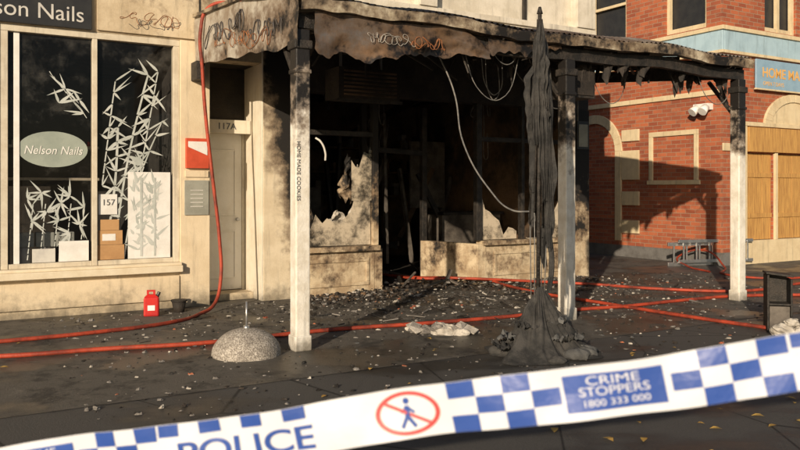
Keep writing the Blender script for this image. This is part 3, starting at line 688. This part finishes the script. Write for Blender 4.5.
# ---------------- police tape ----------------
d=Vector((.954,-.2276,.1948)).normalized(); up=(Vector((0,0,1))-d*d.z).normalized(); yy=up.cross(d)
T=bpy.data.objects.new('police_tape',None); COL.objects.link(T)
T.matrix_world=Matrix((( d.x,yy.x,up.x,-.06),(d.y,yy.y,up.y,1.17),(d.z,yy.z,up.z,1.102),(0,0,0,1)))
W=.075
def rip(x,z): return .005*math.sin(9*x+.5)+.003*math.sin(23*x+z*30)+.0016*math.sin(47*x-z*50)
def zo(x): return .0022*math.sin(11*x+.6)
b=MB(); b.grid(lambda s,t:(-4+8*s,rip(-4+8*s,(t-.5)*W),(t-.5)*W+zo(-4+8*s)),800,4,'tapew'); b.build('ribbon',T)
b=MB()
def tq(x0,x1,z0,z1,m,lift=.0012):
    n=max(1,int((x1-x0)/.01))
    for i in range(n):
        a=x0+(x1-x0)*i/n; c=x0+(x1-x0)*(i+1)/n
        for k2 in range(2):
            za=z0+(z1-z0)*k2/2; zb=z0+(z1-z0)*(k2+1)/2
            for sg in (-1,1):
                b.poly([(a,rip(a,za)+sg*lift,za+zo(a)),(c,rip(c,za)+sg*lift,za+zo(c)),(c,rip(c,zb)+sg*lift,zb+zo(c)),(a,rip(a,zb)+sg*lift,zb+zo(a))],m)
def tpoly(pts,m,lift=.0012):
    b.poly([(x,rip(x,z)-lift,z+zo(x)) for x,z in pts],m)
def tmesh(sz,string,xc,zc,m,sx=1,lift=.0018,bold=0):
    c=bpy.data.curves.new('t','FONT'); c.body=string; c.size=sz; c.align_x='CENTER'; c.align_y='CENTER'; c.offset=bold
    o=bpy.data.objects.new('t',c); COL.objects.link(o); bpy.context.view_layer.update()
    me=bpy.data.meshes.new_from_object(o.evaluated_get(bpy.context.evaluated_depsgraph_get()))
    for p in me.polygons:
        pts=[(xc+me.vertices[i].co.x*sx,zc+me.vertices[i].co.y) for i in p.vertices]
        b.poly([(x,rip(x,z)-lift,z+zo(x)) for x,z in pts],m)
    bpy.data.objects.remove(o)
PER=.945
for rep in range(-4,4):
    o=rep*PER
    cw=.036
    for i in range(8):
        if i%2==0: tq(o-.335+i*cw,o-.335+(i+1)*cw,.018,W/2-.0005,'tapeb')
    tmesh(.050,'POLICE',o-.19,-.012,'tapeb',1.42,bold=.0008)
    x0=.139
    for i in range(4):
        for j in range(3):
            if (i+j)%2==0: tq(o+x0+i*.0405,o+x0+(i+1)*.0405,-W/2+j*.025+.0004,-W/2+(j+1)*.025-.0004,'tapeb')
    tq(o+.306,o+.443,-.026,.026,'tapeb')
    tmesh(.0175,'CRIME',o+.3745,.0155,'tapew',1.5); tmesh(.0175,'STOPPERS',o+.3745,.0005,'tapew',1.25); tmesh(.0135,'1800 333 000',o+.3745,-.0155,'tapew',1.25)
    x0=.452
    for i in range(4):
        for j in range(3):
            if (i+j)%2==1: tq(o+x0+i*.0385,o+x0+(i+1)*.0385,-W/2+j*.025+.0004,-W/2+(j+1)*.025-.0004,'tapeb')
    n=40; cx=o+.0738
    for i in range(n):
        a=2*math.pi*i/n;c=2*math.pi*(i+1)/n
        tpoly([(cx+.050*math.cos(a),.0325*math.sin(a)),(cx+.050*math.cos(c),.0325*math.sin(c)),(cx+.043*math.cos(c),.0265*math.sin(c)),(cx+.043*math.cos(a),.0265*math.sin(a))],'taper')
    tpoly([(cx+.005*math.cos(2*math.pi*i/12),.018+.005*math.sin(2*math.pi*i/12)) for i in range(12)],'tapeb')
    for (p1,p2,w) in (((0,.011),(-.001,-.004),.004),((0,.009),(.011,.0),.002),((0,.009),(-.010,.001),.002),((-.001,-.004),(.010,-.021),.0028),((-.001,-.004),(-.011,-.021),.0028)):
        dx,dz=p2[0]-p1[0],p2[1]-p1[1]; l=math.hypot(dx,dz); nx,nz=-dz/l*w,dx/l*w
        tpoly([(cx+p1[0]+nx,p1[1]+nz),(cx+p1[0]-nx,p1[1]-nz),(cx+p2[0]-nx,p2[1]-nz),(cx+p2[0]+nx,p2[1]+nz)],'tapeb',.0014)
    tpoly([(cx-.037,.017),(cx-.032,.020),(cx+.037,-.017),(cx+.032,-.020)],'taper',.002)
b.build('printed_pattern',T)
# ---------------- light, world, camera ----------------
el=math.radians(15.8); az=Vector((-.31,-.95,0)).normalized()
sd=Vector((az.x*math.cos(el),az.y*math.cos(el),math.sin(el)))
sl=bpy.data.lights.new('sun','SUN'); sl.energy=5.0; sl.angle=math.radians(.5); sl.color=(1,.83,.62)
so=bpy.data.objects.new('sun',sl); COL.objects.link(so); so.rotation_euler=sd.to_track_quat('Z','Y').to_euler()
w=bpy.data.worlds.new('World'); SC.world=w; w.use_nodes=True; nt=w.node_tree
bg=nt.nodes['Background']; sky=nt.nodes.new('ShaderNodeTexSky'); sky.sky_type='NISHITA'; sky.sun_disc=False
sky.sun_elevation=el; sky.sun_rotation=math.atan2(sd.x,sd.y)
nt.links.new(sky.outputs[0],bg.inputs[0]); bg.inputs[1].default_value=.075
cam=bpy.data.cameras.new('camera'); co=bpy.data.objects.new('camera',cam); COL.objects.link(co); SC.camera=co
co.location=(0,0,1.45); co.rotation_euler=(math.pi/2,0,0); cam.sensor_width=36; cam.lens=35.1; cam.shift_y=-.04375; cam.clip_end=1000; cam.clip_start=.05
cam.dof.use_dof=True; cam.dof.focus_distance=8.8; cam.dof.aperture_fstop=5.6
SC.view_settings.view_transform='Standard'; SC.view_settings.look='None'; SC.view_settings.exposure=0
